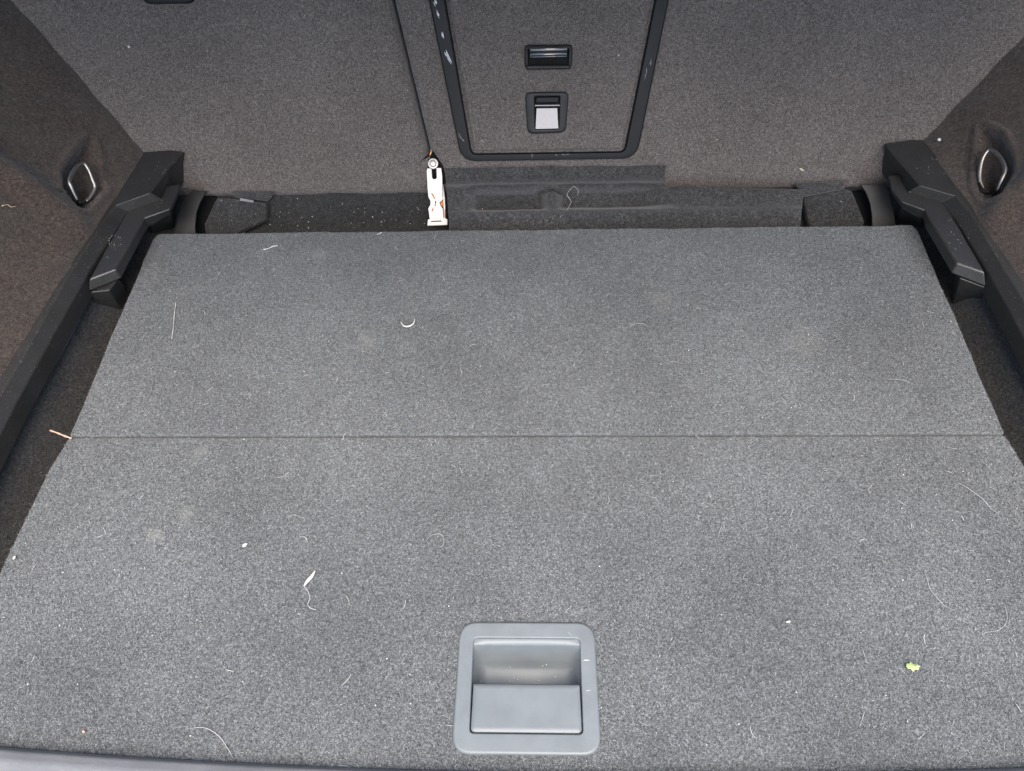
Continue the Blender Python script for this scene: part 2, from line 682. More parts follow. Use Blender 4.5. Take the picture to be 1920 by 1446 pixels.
# small scuffs on the surround
for (a, b, w) in (((1094, 1238), (1106, 1238), .0009), ((1064, 1185), (1072, 1192), .0003), ((1098, 1296), (1108, 1294), .0004)):
    p, q = onz(*a, .0037), onz(*b, .0037)
    d = _n(q - p)
    s = np.array([-d[1], d[0], 0]) * w * .5
    mesh_obj('scuff', [p - s * .4, (p + q) / 2 - s, q - s * .3, q + s * .3, (p + q) / 2 + s, p + s * .5], [[0, 1, 2, 3, 4, 5]], M_SCUFF, handle)

in_handle = lambda P: ~((P[:, 0] > HX0 - .001) & (P[:, 0] < HX1 + .001) & (P[:, 1] > HY0 - .001) & (P[:, 1] < HY1 + .001))
bpy.context.view_layer.update()

# ------------------------------------------------------------------ boot sill at the near edge (bowed in plan)
def sill_fn(u, v):
    x = -.62 + 1.2 * u
    bow = .1045 + .064 * x * x - .003 * x
    pr = [(0.0135, -.030), (.0120, .004), (.0085, .0115), (.001, .0150), (-.012, .0155), (-.05, .014), (-.11, .010)]
    t = v * (len(pr) - 1)
    i = min(int(t), len(pr) - 2)
    f = t - i
    return (x, bow + pr[i][0] * (1 - f) + pr[i + 1][0] * f, pr[i][1] * (1 - f) + pr[i + 1][1] * f)


sill = grid('boot_sill_trim', sill_fn, 70, 25, M_SILL)
tag(sill, 'pale grey grained plastic sill trim along the near edge of the load floor', 'sill trim')

# ------------------------------------------------------------------ seat backs
VT = .50
xs0, xs1 = sxv(735, 0)[0], sxv(805, 290)[0]
v0s, v1s = sxv(735, 0)[1], sxv(805, 290)[1]
split = lambda v: xs1 + (xs0 - xs1) * (v - v1s) / (v0s - v1s)
sl_loop = rloop([(-.76, -.012), (split(-.012) - .0020, -.012), (split(VT) - .0023, VT), (-.76, VT)], [.02, .014, .02, .02], 7)
sr_loop = rloop([(split(-.012) + .0016, -.012), (.72, -.012), (.72, VT), (split(VT) + .0019, VT)], [.008, .02, .02, .02], 7)
SLAB = [(0, -.07), (0, -.012), (.0018, -.006), (.006, -.0018), (.013, 0)]
seat_l = empty('seat_back', seat(-.42, 0), 'left rear seat back in grey carpet, its top cut off by a black slot bezel', 'seat back')
cl = slab('carpet_cover', sl_loop, seat, SLAB, M_SEAT, seat_l)
seat_r = empty('seat_back', seat(.25, 0), 'wide right rear seat back in brownish grey carpet round the load-through hatch', 'seat back')
cr = slab('carpet_cover', sr_loop, seat, SLAB, M_SEAT, seat_r)
# narrow folded strip of carpet beside the split
q = [sxv(742, 0), sxv(757, 0), sxv(812, 270), sxv(806, 285)]
# slot bezel at the top of the left seat
ba, bb = sxv(268, 0), sxv(367, 0)
bl = rloop([(ba[0] + .002, ba[1] - .0045), (bb[0] - .001, bb[1] - .0038), (bb[0] + .001, bb[1] + .035), (ba[0], ba[1] + .035)], .009, 7)
bez = ring('slot_bezel', bl, inset(bl, .007), [(0, -.001), (0, .004), (.2, .006), (.8, .006), (1, .004), (1, -.0005)], seat, M_BLACK, seat_l)
slab('slot', inset(bl, .0065), seat, [(0, .0006), (.001, .0012)], M_DARK, bez)  # dark inside of the slot painted as a flat black plate

# ------------------------------------------------------------------ load-through hatch in the right seat
hatch = empty('ski_hatch', seat(.012, .042), 'load-through hatch with a black plastic frame in the right seat back', 'hatch')


def edge_x(a, b, v):
    pa, pb = sxv(*a), sxv(*b)
    return pa[0] + (pb[0] - pa[0]) * (v - pa[1]) / (pb[1] - pa[1])


HT = .40
def quad(l0, l1, r0, r1, bl_, br_, top):
    vb_l, vb_r = sxv(*bl_)[1], sxv(*br_)[1]
    return [(edge_x(l0, l1, vb_l), vb_l), (edge_x(r0, r1, vb_r), vb_r), (edge_x(r0, r1, top), top), (edge_x(l0, l1, top), top)]


fo = rloop(quad((805, 0), (862, 281), (1253, 0), (1197, 275), (880, 301), (1180, 296), HT), [.020, .020, .03, .03], 10)
fi = rloop(quad((836, 0), (884, 281), (1227, 0), (1170, 281), (890, 287.5), (1165, 283.5), HT - .018), [.007, .007, .02, .02], 10)
frame = ring('frame', fo, fi, [(0, -.001), (0, .0045), (.05, .0064), (.13, .0073), (.84, .0073), (.93, .0068), (1, .0045), (1, .0003)], seat, M_BLACK, hatch)
fp = inset(fi, .0042)
hpanel = slab('carpet_panel', fp, seat, [(0, .0004), (0, .0028), (.001, .0044), (.003, .005)], M_SEAT, hatch)
# pale scrapes on the frame
SCR = [[(829, 60), (834, 66), (831, 74), (827, 68)], [(830, 80), (836, 84), (846, 118), (842, 120)], [(814, 0), (818, 3), (817, 12), (814, 8)],
       [(819, 18), (822, 20), (826, 36), (822, 37)], [(1213, 128), (1216, 127), (1210, 148), (1208, 149)], [(1222, 108), (1224, 108), (1219, 124), (1217, 124)],
       [(858, 248), (861, 249), (866, 262), (863, 261)], [(866, 259), (868, 258), (871, 266), (869, 267)],
       [(1040, 290), (1046, 289), (1045, 292), (1039, 293)], [(1050, 290), (1066, 289), (1068, 291), (1052, 292)], [(998, 288), (1000, 288), (997, 298), (995, 298)]]
for si, s in enumerate(SCR):
    q0 = np.array(s, float)
    ctr, ax_ = q0.mean(0), _n(q0[2] - q0[0] if si > 1 else q0[2] - q0[0])
    ln = np.linalg.norm(q0[2] - q0[0])
    V, Fc = [], []
    for k in range(7 if si < 4 else 4):
        c0 = ctr + ax_ * random.uniform(-.3, .3) * ln + np.array([-ax_[1], ax_[0]]) * random.gauss(0, 1.3 if si < 4 else .9)
        hl_ = ln * random.uniform(.12, .42)
        d_ = _n(ax_ + np.array([random.uniform(-.18, .18), random.uniform(-.1, .1)]))
        pr_ = np.array([-d_[1], d_[0]]) * random.uniform(.35, 1.3 if si < 4 else .7)
        n0 = len(V)
        for q_ in (c0 - d_ * hl_, c0 - d_ * hl_ * .2 + pr_, c0 + d_ * hl_ * .5 + pr_ * .7, c0 + d_ * hl_, c0 + d_ * hl_ * .3 - pr_ * .6, c0 - d_ * hl_ * .5 - pr_ * .4):
            V.append(seat(*sxv(q_[0], q_[1], .0074), .0073 + .00004 * k))
        Fc.append([n0 + i for i in range(6)])
    mesh_obj('scuff', V, Fc, M_SCUFF if si < 4 else M_FAINT, frame, smooth=False)

# pull handle
W0 = .005
ph = rloop([sxv(984, 131, .01), sxv(1072, 130, .01), sxv(1074, 84, .01), sxv(983, 85, .01)], .0055, 8)
pull = ring('pull_handle', ph, inset(ph, .0048), [(0, W0 - .001), (0, .0068), (.15, .0082), (.75, .0084), (1, .0074), (1, W0 - .002)], seat, M_BLACK, hatch)
slab('recess_shade_plate', inset(ph, .004), seat, [(0, .0052), (.0005, .0056)], M_DARK, pull)  # flat black plate, its colour gives the grip recess its shade
gv0, gv1 = sxv(1028, 108, .01)[1], sxv(1028, 87, .01)[1]
gx0, gx1 = sxv(993, 95, .01)[0], sxv(1064, 95, .01)[0]
V, Fc = [], []
gp = [(0, .0058), (.02, .0100), (.06, .0112), (.12, .0104), (.30, .0096), (.50, .0100), (.56, .0150), (.70, .0153), (.90, .0152), (.97, .0140), (1, .0058)]
for (t, w) in gp:
    for k, x in enumerate((gx0, gx0 + .0012, gx1 - .0012, gx1)):
        V.append(seat(x, gv0 + (gv1 - gv0) * t, w - (.0014 if k in (0, 3) else 0)))
for i in range(len(gp) - 1):
    for k in range(3):
        Fc.append([i * 4 + k, i * 4 + k + 1, (i + 1) * 4 + k + 1, (i + 1) * 4 + k])
for e in (0, 3):
    Fc.append([i * 4 + e for i in range(len(gp))])
M_GLOSS = plastic('gloss_black_plastic', (.02, .0195, .0195), .2, gb=.02, spec=1.0)
mesh_obj('grip_bar', V, Fc, M_GLOSS, pull)
lip = rloop([sxv(986, 131, .01), sxv(1070, 130, .01), sxv(1069, 122, .01), sxv(987, 122.5, .01)], .0022, 6)
slab('lower_lip', lip, seat, [(0, .0076), (0, .0090), (.0008, .0104), (.002, .0108)], M_BEZ, pull)

# latch
lo = rloop([sxv(989, 252, .008), sxv(1061, 249, .008), sxv(1067, 172, .008), sxv(984, 173.5, .008)], .0085, 9)
li = rloop([sxv(1003, 243, .008), sxv(1048, 242, .008), sxv(1050, 180, .008), sxv(1002, 180.5, .008)], .002, 9)
latch = ring('latch', lo, li, [(0, W0 - .001), (0, .0066), (.12, .0080), (.5, .0086), (.9, .0086), (1, .0078), (1, W0 - .001)], seat, M_BEZ, hatch)
slab('recess_shade_plate', inset(li, -.0005), seat, [(0, .0051), (.0005, .0054)], M_DARK, latch)  # black base plate, the latch opening's shade is in its colour
slab('release_button', rloop([sxv(1004, 194.5, .009), sxv(1048.5, 194, .009), sxv(1048.5, 181.5, .009), sxv(1004, 182, .009)], .0015, 5), seat,
     [(0, .0052), (0, .0066), (.0012, .0078), (.002, .0079)], M_BLACK, latch)
slab('chrome_strip', rloop([sxv(1001.5, 200.5, .009), sxv(1051, 200, .009), sxv(1050.5, 195.5, .009), sxv(1002, 196, .009)], .0008, 4), seat,
     [(0, .0052), (0, .0074), (.0008, .0088), (.0012, .0089)], M_SILVER, latch)
pl = [sxv(1004, 242, .007), sxv(1047, 241, .007), sxv(1045, 203, .007), sxv(1006, 203.5, .007)]
prism('metal_plate', [seat(*pl[0], .0078), seat(*pl[1], .0078), seat(*pl[2], .0064), seat(*pl[3], .0064)], -S_N * .001, M_SILVER, latch, bevel=.0003)

# ------------------------------------------------------------------ lining behind the board (heel of the seats)
def heel(x, s):
    """s 0 at the seat foot, 1 down under the board"""
    y = SY + .012 - .085 * s
    z = .004 - .062 * (s ** .85) - .012 * math.sin(math.pi * s)
    return np.array([x, y, z])


def heel_fn(u, v):
    x = -.60 + 1.2 * u
    p = heel(x, v)
    roll = .006 * math.exp(-((v - .30) / .11) ** 2) + .004 * math.exp(-((v - .66) / .09) ** 2) * (.6 + .4 * math.sin(x * 19))
    p += np.array([0, -.6, .8]) * roll
    p[2] += .0035 * math.sin(x * 23 + 1) * math.sin(v * 3) + .002 * math.sin(x * 61)
    return p


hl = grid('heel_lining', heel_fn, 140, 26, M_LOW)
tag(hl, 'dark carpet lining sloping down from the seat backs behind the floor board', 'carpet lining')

# carpet flap with two pressed pockets
fx0, fx1 = -.1310, .1725
FROWS = [(313, .8575), (318, .8548), (331, .8505), (337, .8465), (343, .840), (349, .830), (357, .823), (380, .809), (391, .801), (398, .794), (405, .789), (418, .784), (436, .779), (470, .770)]
FYZ = []
for _py, _y in FROWS:
    _d = ray(1040, _py)
    FYZ.append((_y, CAMH + _d[2] * _y / _d[1]))


FDENSE = smooth_path([(r[0], q[0], q[1]) for r, q in zip(FROWS, FYZ)], 9)


def flap_fn(u, v):
    py, y, z = FDENSE[int(round(v * (len(FDENSE) - 1)))]
    g_ = max(0, min(1, (py - 352) / 9))
    pl_ = 834 + (py - 315) * .075
    pr_ = 1248 - (py - 315) * .1 + 262 * g_
    px = pl_ + (pr_ - pl_) * u
    d_ = ray(px, py)
    x = d_[0] * y / d_[1]
    k = 0
    for (a0, a1, fa, fb, d) in ((872, 1034, 24, 20, 1.), (1038, 1300, 22, 120, .8)):
        sx = max(0, min(1, (px - a0) / fa)) * max(0, min(1, (a1 - px) / fb))
        sv = max(0, min(1, (py - 346) / 14)) * max(0, min(1, (397 - py) / 16))
        k = max(k, d * (3 * sx * sx - 2 * sx ** 3) * (3 * sv * sv - 2 * sv ** 3))
    # the pocket steps straight down behind its rim, then runs nearly level to the lower rib
    y += .015 * k * (1.15 if py < 368 else .8)
    z -= .021 * k
    e = .0012 * math.sin(x * 22 + 2) * (1 - v) + .0006 * math.sin(x * 95 + 5 * v) + .0015 * math.sin(x * 13) * v
    return np.array([x, y - e * .5, z + e])


cf = grid('carpet_flap', flap_fn, 170, len(FDENSE), M_FLAP, solid=.0022)
tag(cf, 'dark carpet flap with two pressed pockets below the hatch', 'carpet flap')

# ------------------------------------------------------------------ white hinge bracket with its bolt
PB0 = seat(0, .030, .006)
PB1 = heel(0, .86) + np.array([0, -.010, .010])
bn = _n(np.cross(np.array([1., 0, 0]), PB0 - PB1))
if bn[2] < 0:
    bn = -bn
bp = lambda px, py, w=0.: on(px, py, PB0 + bn * w, bn)
brk = empty('hinge_bracket', bp(820, 418), 'white metal seat hinge bracket with a bolt at its top, beside the carpet flap', 'bracket')
outl = [(801, 316), (809, 315), (810, 333), (812, 336), (817, 336), (819, 333), (818, 315), (827, 315), (829, 330), (830, 370), (831, 373), (824, 380), (826, 386), (830, 391), (832, 412), (806, 414), (803, 391), (807, 384), (807, 377), (803, 369), (801, 345), (800, 320)]
prism('plate', [bp(x, y) for x, y in outl], -bn * .002, M_WHITE, brk, bevel=.0005)
prism('side_flange', [bp(830.5, 345), bp(834, 372), bp(835.5, 410), bp(832.5, 411), bp(831, 376)], -bn * .006, M_WHITE, brk, bevel=.0005)
prism('foot', [bp(802, 412, .001), bp(807, 410, .001), bp(833, 408.5, .001), bp(839, 411, .001), bp(839, 422, .001), bp(801, 423.5, .001)], -bn * .005, M_WHITE, brk, bevel=.0008)
prism('slot_mark', [bp(808, 414.5, .0014), bp(827, 413.5, .0014), bp(828, 415.5, .0014), bp(808, 416.5, .0014)], -bn * .0003, M_BEZ, brk, bevel=0)
for (pts) in ([(808, 362), (812, 364), (817, 374), (813, 372)], [(825, 381), (830, 374), (832, 384), (829, 388), (825, 385)], [(810, 392), (813, 389), (812, 396), (809, 397)],
              [(833.5, 392), (834.5, 392), (835, 408), (833, 408)]):
    prism('rust_patch', [bp(x, y, .0008) for x, y in pts], -bn * .0012, M_RUST, brk, bevel=0)
prism('neck_pressing', [bp(816, 376, .0006), bp(818, 378, .0006), bp(817, 386, .0006), bp(815, 386, .0006)], -bn * .0008, M_STEEL, brk, bevel=0)
# bolt
bc = bp(812, 307, .004)
bu = _n(PB0 - PB1)
bx = np.array([1., 0, 0])
disc = lambda r, h0, nm, mat, n=20, off=0., d=.0008: slab(nm, [np.array([r * math.cos(2 * math.pi * k / n + off), r * math.sin(2 * math.pi * k / n + off)]) for k in range(n)],
                                       lambda a, b, h: bc + bx * a + bu * b + bn * h, [(0, h0 - .004), (0, h0 - d), (d, h0)], mat, brk)
disc(.0072, .001, 'washer', M_WASHER)
disc(.0050, .0042, 'bolt', M_WASHER, 6, .3, .0012)
disc(.0024, .0046, 'bolt_socket', M_WHITE, 12, 0, .0006)
# black patch as the notch's shade round the bolt and a dangling orange thread
nt_ = tube('thread', [seat(*sxv(806, 292, .002), .004), seat(*sxv(808, 287, .002), .006), seat(*sxv(809, 281, .002), .004)], [.0006, .0009, .0003], plain('orange_thread', (.75, .38, .12)))
tag(nt_, 'short orange thread poking out of the seat split above the white bracket', 'thread')
dk = slab('hinge_notch_shade', rloop([sxv(795, 345), sxv(838, 345), sxv(832, 312), sxv(812, 284), (sxv(786, 303))], .003, 4), seat, [(0, -.002), (.0005, .0012), (.002, .0014)], M_DARK, seat_l)
prism('cut_edge', [seat(*sxv(786, 303), .004), seat(*sxv(806, 293), .004), seat(*sxv(808, 296), .003), seat(*sxv(789, 306), .003), seat(*sxv(797, 346), .003), seat(*sxv(794, 346), .004)],
      -S_N * .004, M_SEAT, seat_l, bevel=.0008)
patch = prism('cut_tab', [seat(*sxv(789, 306), .0035), seat(*sxv(803, 298), .0035), seat(*sxv(803, 318), .003), seat(*sxv(800, 346), .003), seat(*sxv(796, 346), .003)], -S_N * .002, M_SEAT, seat_l, bevel=.0008)


# ------------------------------------------------------------------ the two sides
def side(sgn, word, Lp, Ep, Fp, seat_pts, ridge, ring_px, slab_px, brk_px, zL=.05, mirror=None):
    """sgn -1 left, +1 right; all the lists are photo pixels on known planes"""
    trim = empty('side_trim', onz(*Ep[3], 0), word['trim'], 'side trim')
    Lw = [onz(x, y, zL) for x, y in Lp]
    Ew = [onz(x, y, zL) for x, y in Ep]
    # extend both lines towards the boot opening
    def ext(W, y1):
        d = W[-1] - W[-2]
        d = d / abs(d[1])
        return W + [W[-1] + d * (W[-1][1] - y1) * np.array([.35, 1, 1])]
    Lw, Ew = ext(Lw, .02), ext(Ew, .02)
    # carpeted wall: a plane through the ledge line and the seat corner, pressed with a rib and a pocket
    A = Lw[0]
    Bp = Lw[-2]
    Cc = seat(*sxv(*seat_pts[1]))
    ax = _n(Bp - A)                                      # along the ledge, to the front
    nn = np.cross(ax, Cc - A)
    nn = _n(nn)
    if nn[0] * sgn > 0:
        nn = -nn                                         # pointing into the boot
    au = np.cross(nn, ax)
    if au[2] < 0:
        au = -au
    loc = lambda p: ((p - A).dot(ax), (p - A).dot(au))
    pix = lambda x, y: loc(on(x, y, A, nn))
    r0, r1 = np.array(pix(*ridge[0])), np.array(pix(*ridge[1]))
    rd = _n(r1 - r0)
    rnm = np.array([-rd[1], rd[0]])
    if rnm.dot(np.array(pix(*ring_px['centre'])) - r0) < 0:
        rnm = -rnm                                       # positive on the lashing ring's side
    pk = [np.array(pix(*p)) for p in ring_px['pocket']]
    pc = sum(pk) / len(pk)
    # ledge line in local terms, for the lower border
    Ll = [loc(p) for p in Lw]
    bx_ = [p[0] for p in Ll]
    by_ = [p[1] for p in Ll]
    a0, a1 = -.17, bx_[-1]
    # pocket polygon distance
    def pocket(a, b):
        best = 1e9
        inside = False
        n = len(pk)
        for i in range(n):
            p, q_ = pk[i], pk[(i + 1) % n]
            e = q_ - p
            w = np.array([a, b]) - p
            t = max(0, min(1, w.dot(e) / e.dot(e)))
            best = min(best, np.linalg.norm(w - e * t))
            if (p[1] > b) != (q_[1] > b) and a < (q_[0] - p[0]) * (b - p[1]) / (q_[1] - p[1]) + p[0]:
                inside = not inside
        return best if inside else -best

    def h(a, b):
        d = (np.array([a, b]) - r0).dot(rnm)
        al = (np.array([a, b]) - r0).dot(rd)
        f = max(0, min(1, (al + .03) / .07))
        out = .011 * f * math.exp(-(d / .016) ** 2)
        if d > 0:
            out -= .006 * f * (1 - math.exp(-(d / .03) ** 2)) * math.exp(-(max(0, d - .08) / .05) ** 2)
        pd = pocket(a, b)
        if pd > -.012:
            s = max(0, min(1, (pd + .006) / .012))
            out -= .021 * (3 * s * s - 2 * s ** 3)
            out += .0035 * math.exp(-((pd + .008) / .005) ** 2)
        out += .0012 * math.sin(a * 40 + b * 25) + .0008 * math.sin(a * 90 - b * 70)
        return out

    def fn(u, v):
        a = a0 + (a1 - a0) * u
        lo_ = float(np.interp(a, bx_, by_)) - .004
        b = lo_ + (.42 - lo_) * (v ** 1.35)
        k = min(1, (b - lo_) / .02)
        return A + ax * a + au * b + nn * h(a, b) * k
    wall = grid("carpet_lining", fn, 175, 150, M_SIDE, trim)
    # ledge: top between the two lines, vertical face down to floor level, back under the carpet
    n = 60
    def resample(W):
        d = [0]
        for i in range(1, len(W)):
            d.append(d[-1] + np.linalg.norm(W[i] - W[i - 1]))
        return d
    V, Fc = [], []
    Ek = sorted(range(len(Ew)), key=lambda i: i)
    rows = []
    for i, p in enumerate(Ew):
        # nearest point of the carpet border at the same y
        ys = [w[1] for w in Lw][::-1]
        xs = [w[0] for w in Lw][::-1]
        lx = float(np.interp(p[1], ys, xs)) + sgn * .012
        sl_ = p + (np.array([sgn * .006, 0, -.016]) if i < 2 else np.array([-sgn * .009, .005 if i < 4 else 0, -.014]))
        rows.append([np.array([lx, p[1] + (.02 if i == 0 else 0), zL - .004]), p, sl_, sl_ + np.array([sgn * .0015, 0, -.026]), p + np.array([sgn * .05, 0, -.05])])
    for r in rows:
        V += r
    for i in range(len(rows) - 1):
        for k in range(4):
            Fc.append([i * 5 + k, i * 5 + k + 1, (i + 1) * 5 + k + 1, (i + 1) * 5 + k])
    led = mesh_obj('ledge', V, Fc, M_LEDGE, trim, bevel=.0018)
    # lower carpet lining between ledge foot and the board
    def low(u, v):
        y = .06 + .80 * u
        xe = float(np.interp(y, [p[1] for p in Ew][::-1], [p[0] for p in Ew][::-1])) + sgn * .004
        xe = sgn * max(abs(xe), .535)
        xb = sgn * .478 + (-.02 if sgn < 0 else 0)
        t = v
        x = xe + (xb - xe) * t
        z = -.002 - .060 * (1 - (1 - t) ** 1.6) + .002 * math.sin(30 * y + 5 * t)
        return (x, y, z)
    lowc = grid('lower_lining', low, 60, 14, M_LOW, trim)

    # floor support: stepped plastic rail
    sup = empty('floor_support', onz(*slab_px['top'][5], -.04), word['sup'], 'support bracket')
    zS = .036
    top = [onz(x, y, zS) for x, y in slab_px['top']]
    c = sum(top) / len(top)
    bot = [onz(x, y, slab_px['zb']) for x, y in slab_px['bottom']]
    prism('rail', top, None, M_RAIL, sup, bevel=.0022, seg=3, taper=bot)
    for nm, tp, bt, z1, z0 in brk_px:
        prism(nm, [onz(x, y, z1) for x, y in tp], None, M_RAIL, sup, bevel=.002, taper=[onz(x, y, z0) for x, y in bt])
    # web behind the rail, down to the well
    # lashing ring
    lr = empty('lashing_ring', on(*ring_px['path'][0], A, nn), word['ring'], 'lashing ring')
    wn_ = -.003
    rp = smooth_path([on(x, y, A + nn * w, nn) for (x, y), w in zip(ring_px['path'], ring_px['w'])], 6)
    tube('ring', rp, .0026, M_STEEL, lr, 10)
    ft = ring_px['foot']
    prism('pivot_bracket', [on(x, y, A - nn * .004, nn) for x, y in ft], -nn * .008, M_BEZ, lr, bevel=.001)
    pocket_c = on(*ring_px['centre'], A, nn)
    return trim, wall, lowc, sup, (A, nn)


L_side = side(-1,
    dict(trim='left boot side trim, dark brown carpet above a black plastic ledge', sup='stepped black plastic floor support on the left side of the boot',
         ring='steel lashing ring in the left carpet wall'),
    [(264, 284), (259, 311), (235, 362), (212, 388), (190, 420), (155, 460), (121, 497), (86, 560), (46, 618), (0, 700)],
    [(345, 285), (317, 314), (280, 362), (216, 385), (146, 489), (73, 615), (0, 744)], None,
    [(270, 275), (20, 0)], [(178, 436), (0, 312)],
    dict(pocket=[(170, 262), (150, 285), (128, 318), (128, 352), (146, 384), (164, 384), (182, 366), (193, 350), (184, 335), (181, 300)],
         path=[(145, 377), (134, 352), (130.5, 338), (140, 318), (152, 307), (160, 309), (168, 322), (174, 338), (178, 352), (170, 368), (161, 378)],
         w=[-.010, -.003, -.001, 0, .001, .001, 0, -.002, -.005, -.009, -.012], foot=[(147, 375), (161, 374), (160, 380), (150, 382)], centre=(155, 345)),
    dict(top=[(309, 349), (337, 345), (336, 357), (320, 392), (271, 409), (262, 426), (217, 505), (167, 524), (243, 389), (287, 373)],
         bottom=[(309, 349), (337, 345), (337, 362), (320, 403), (281, 424), (270, 440), (228, 523), (166, 548), (243, 389), (287, 373)], zb=.021),
    [('rear_bracket', [(281, 424), (318, 402), (322, 398), (290, 410)], [(287, 446), (327, 430), (330, 410), (300, 420)], 0.019, -.045),
     ('front_bracket', [(168, 549), (205, 545), (222, 520), (185, 520)], [(186, 594), (232, 590), (250, 560), (200, 560)], 0.019, -.045)])

R_side = side(1,
    dict(trim='right boot side trim, near-black carpet above a black plastic ledge', sup='stepped black plastic floor support on the right side of the boot',
         ring='steel lashing ring in the right carpet wall'),
    [(1739, 262), (1759, 287), (1788, 345), (1806, 374), (1829, 413), (1844, 426), (1905, 499), (1920, 522)],
    [(1658, 270), (1688, 306), (1726, 348), (1791, 367), (1826, 409), (1872, 484), (1920, 566)], None,
    [(1745, 262), (1920, 70)], [(1836, 428), (1920, 352)],
    dict(pocket=[(1843, 240), (1870, 252), (1888, 290), (1893, 320), (1876, 362), (1846, 366), (1833, 340), (1834, 300)],
         path=[(1870, 358), (1878, 338), (1884.5, 318), (1876, 297), (1862, 283), (1853, 282), (1843, 296), (1838, 315), (1837, 336), (1843, 354)],
         w=[-.010, -.003, -.001, 0, .001, .001, 0, -.003, -.007, -.012], foot=[(1833, 341), (1840, 360), (1853, 360), (1854, 356), (1843, 355), (1837, 341)], centre=(1860, 330)),
    dict(top=[(1691, 328), (1665, 329), (1672, 357), (1690, 379), (1733, 394), (1741, 410), (1794, 493), (1847, 511), (1765, 371), (1719, 357)],
         bottom=[(1691, 328), (1664, 332), (1671, 362), (1688, 388), (1730, 411), (1735, 430), (1783, 513), (1850, 540), (1765, 371), (1719, 357)], zb=.021),
    [('rear_bracket', [(1690, 389), (1729, 411), (1720, 400), (1692, 385)], [(1676, 420), (1730, 432), (1725, 415), (1690, 405)], 0.019, -.045),
     ('front_bracket', [(1800, 522), (1850, 541), (1840, 515), (1790, 505)], [(1782, 580), (1830, 584), (1840, 550), (1800, 540)], 0.019, -.045)])


# ------------------------------------------------------------------ rear corner pieces
def corner(px_l, px_r, label):
    n = 10
    V, Fc = [], []
    for j, ((x, y), z) in enumerate(px_l):
        (x2, y2), z2 = px_r[j]
        a, b = onz(x, y, z), onz(x2, y2, z2)
        for k in range(n):
            t = k / (n - 1)
            V.append(a + (b - a) * t + np.array([0, -.001 * math.sin(math.pi * t), 0]))
    m = len(px_l)
    for j in range(m - 1):
        for k in range(n - 1):
            Fc.append([j * n + k, j * n + k + 1, (j + 1) * n + k + 1, (j + 1) * n + k])
    o = mesh_obj('corner_trim', V, Fc, M_BEZ, None, solid=.004, bevel=.001)
    return tag(o, label, 'corner trim')


corner([((322, 446), -.03), ((331, 425), -.018), ((336, 400), -.008), ((345, 375), .004), ((362, 356), .012)],
       [((368, 446), -.03), ((367, 425), -.018), ((369, 400), -.008), ((376, 380), .004), ((388, 358), .012)],
       'curved dark grey plastic corner trim behind the left corner of the floor board')
corner([((1634, 430), -.03), ((1634, 405), -.016), ((1630, 380), -.004), ((1622, 360), .006), ((1612, 346), .012)],
       [((1680, 430), -.03), ((1676, 405), -.016), ((1672, 380), -.004), ((1668, 362), .006), ((1660, 346), .012)],
       'curved dark grey plastic corner trim behind the right corner of the floor board')


def on_heel(px, py, w=0.):
    a, b = heel(0, 0), heel(0, 1)
    nn = _n(np.cross(np.array([1., 0, 0]), a - b))
    if nn[2] < 0:
        nn = -nn
    return on(px, py, a + nn * w, nn), nn


def hpoly(name, pts, w, th, mat, label=None, cat=None, parent=None, bevel=.0025):
    P = [on_heel(x, y, w)[0] for x, y in pts]
    o = prism(name, P, -on_heel(0, 0)[1] * th, mat, parent, bevel=bevel)
    if label:
        tag(o, label, cat)
    return o


hpoly('gap_shade_sheet', [(360, 372), (405, 366), (395, 446), (362, 446)], -.002, .01, M_DARK, 'black sheet painting the shade in the gap beside the left corner trim', 'painted shade')  # black sheets painted in for the shade of the open gaps
hpoly('gap_shade_sheet', [(1594, 358), (1640, 352), (1646, 432), (1610, 432)], -.002, .01, M_DARK, 'black sheet painting the shade in the gap beside the right corner trim', 'painted shade')
cpl = hpoly('carpet_pad', [(406, 371), (440, 373), (499, 381), (496, 410), (431, 441), (387, 444), (383, 421)], .010, .016, M_FLAP, 'grey carpet pad tucked behind the left rear corner of the floor board', 'carpet pad')
cpr = hpoly('carpet_pad', [(1507, 371), (1585, 354), (1598, 358), (1621, 415), (1617, 430), (1520, 432)], .010, .016, M_FLAP, 'grey carpet pad tucked behind the right rear corner of the floor board', 'carpet pad')
hpoly('carpet_strip', [(1491, 343), (1582, 339), (1585, 353), (1508, 369)], .016, .006, M_FLAP, 'folded carpet strip lying above the right carpet pad', 'carpet strip', bevel=.0015)
hpoly('carpet_strip', [(435, 358), (512, 358), (508, 368), (500, 376), (440, 370)], .006, .006, M_FLAP, 'folded carpet strip lying above the left carpet pad', 'carpet strip', bevel=.0015)
hpoly('clip', [(450, 371), (476, 376), (474, 380), (449, 376)], .013, .002, M_FAINT, 'pale plastic clip on the rear edge of the left carpet pad', 'clip', bevel=.0006)

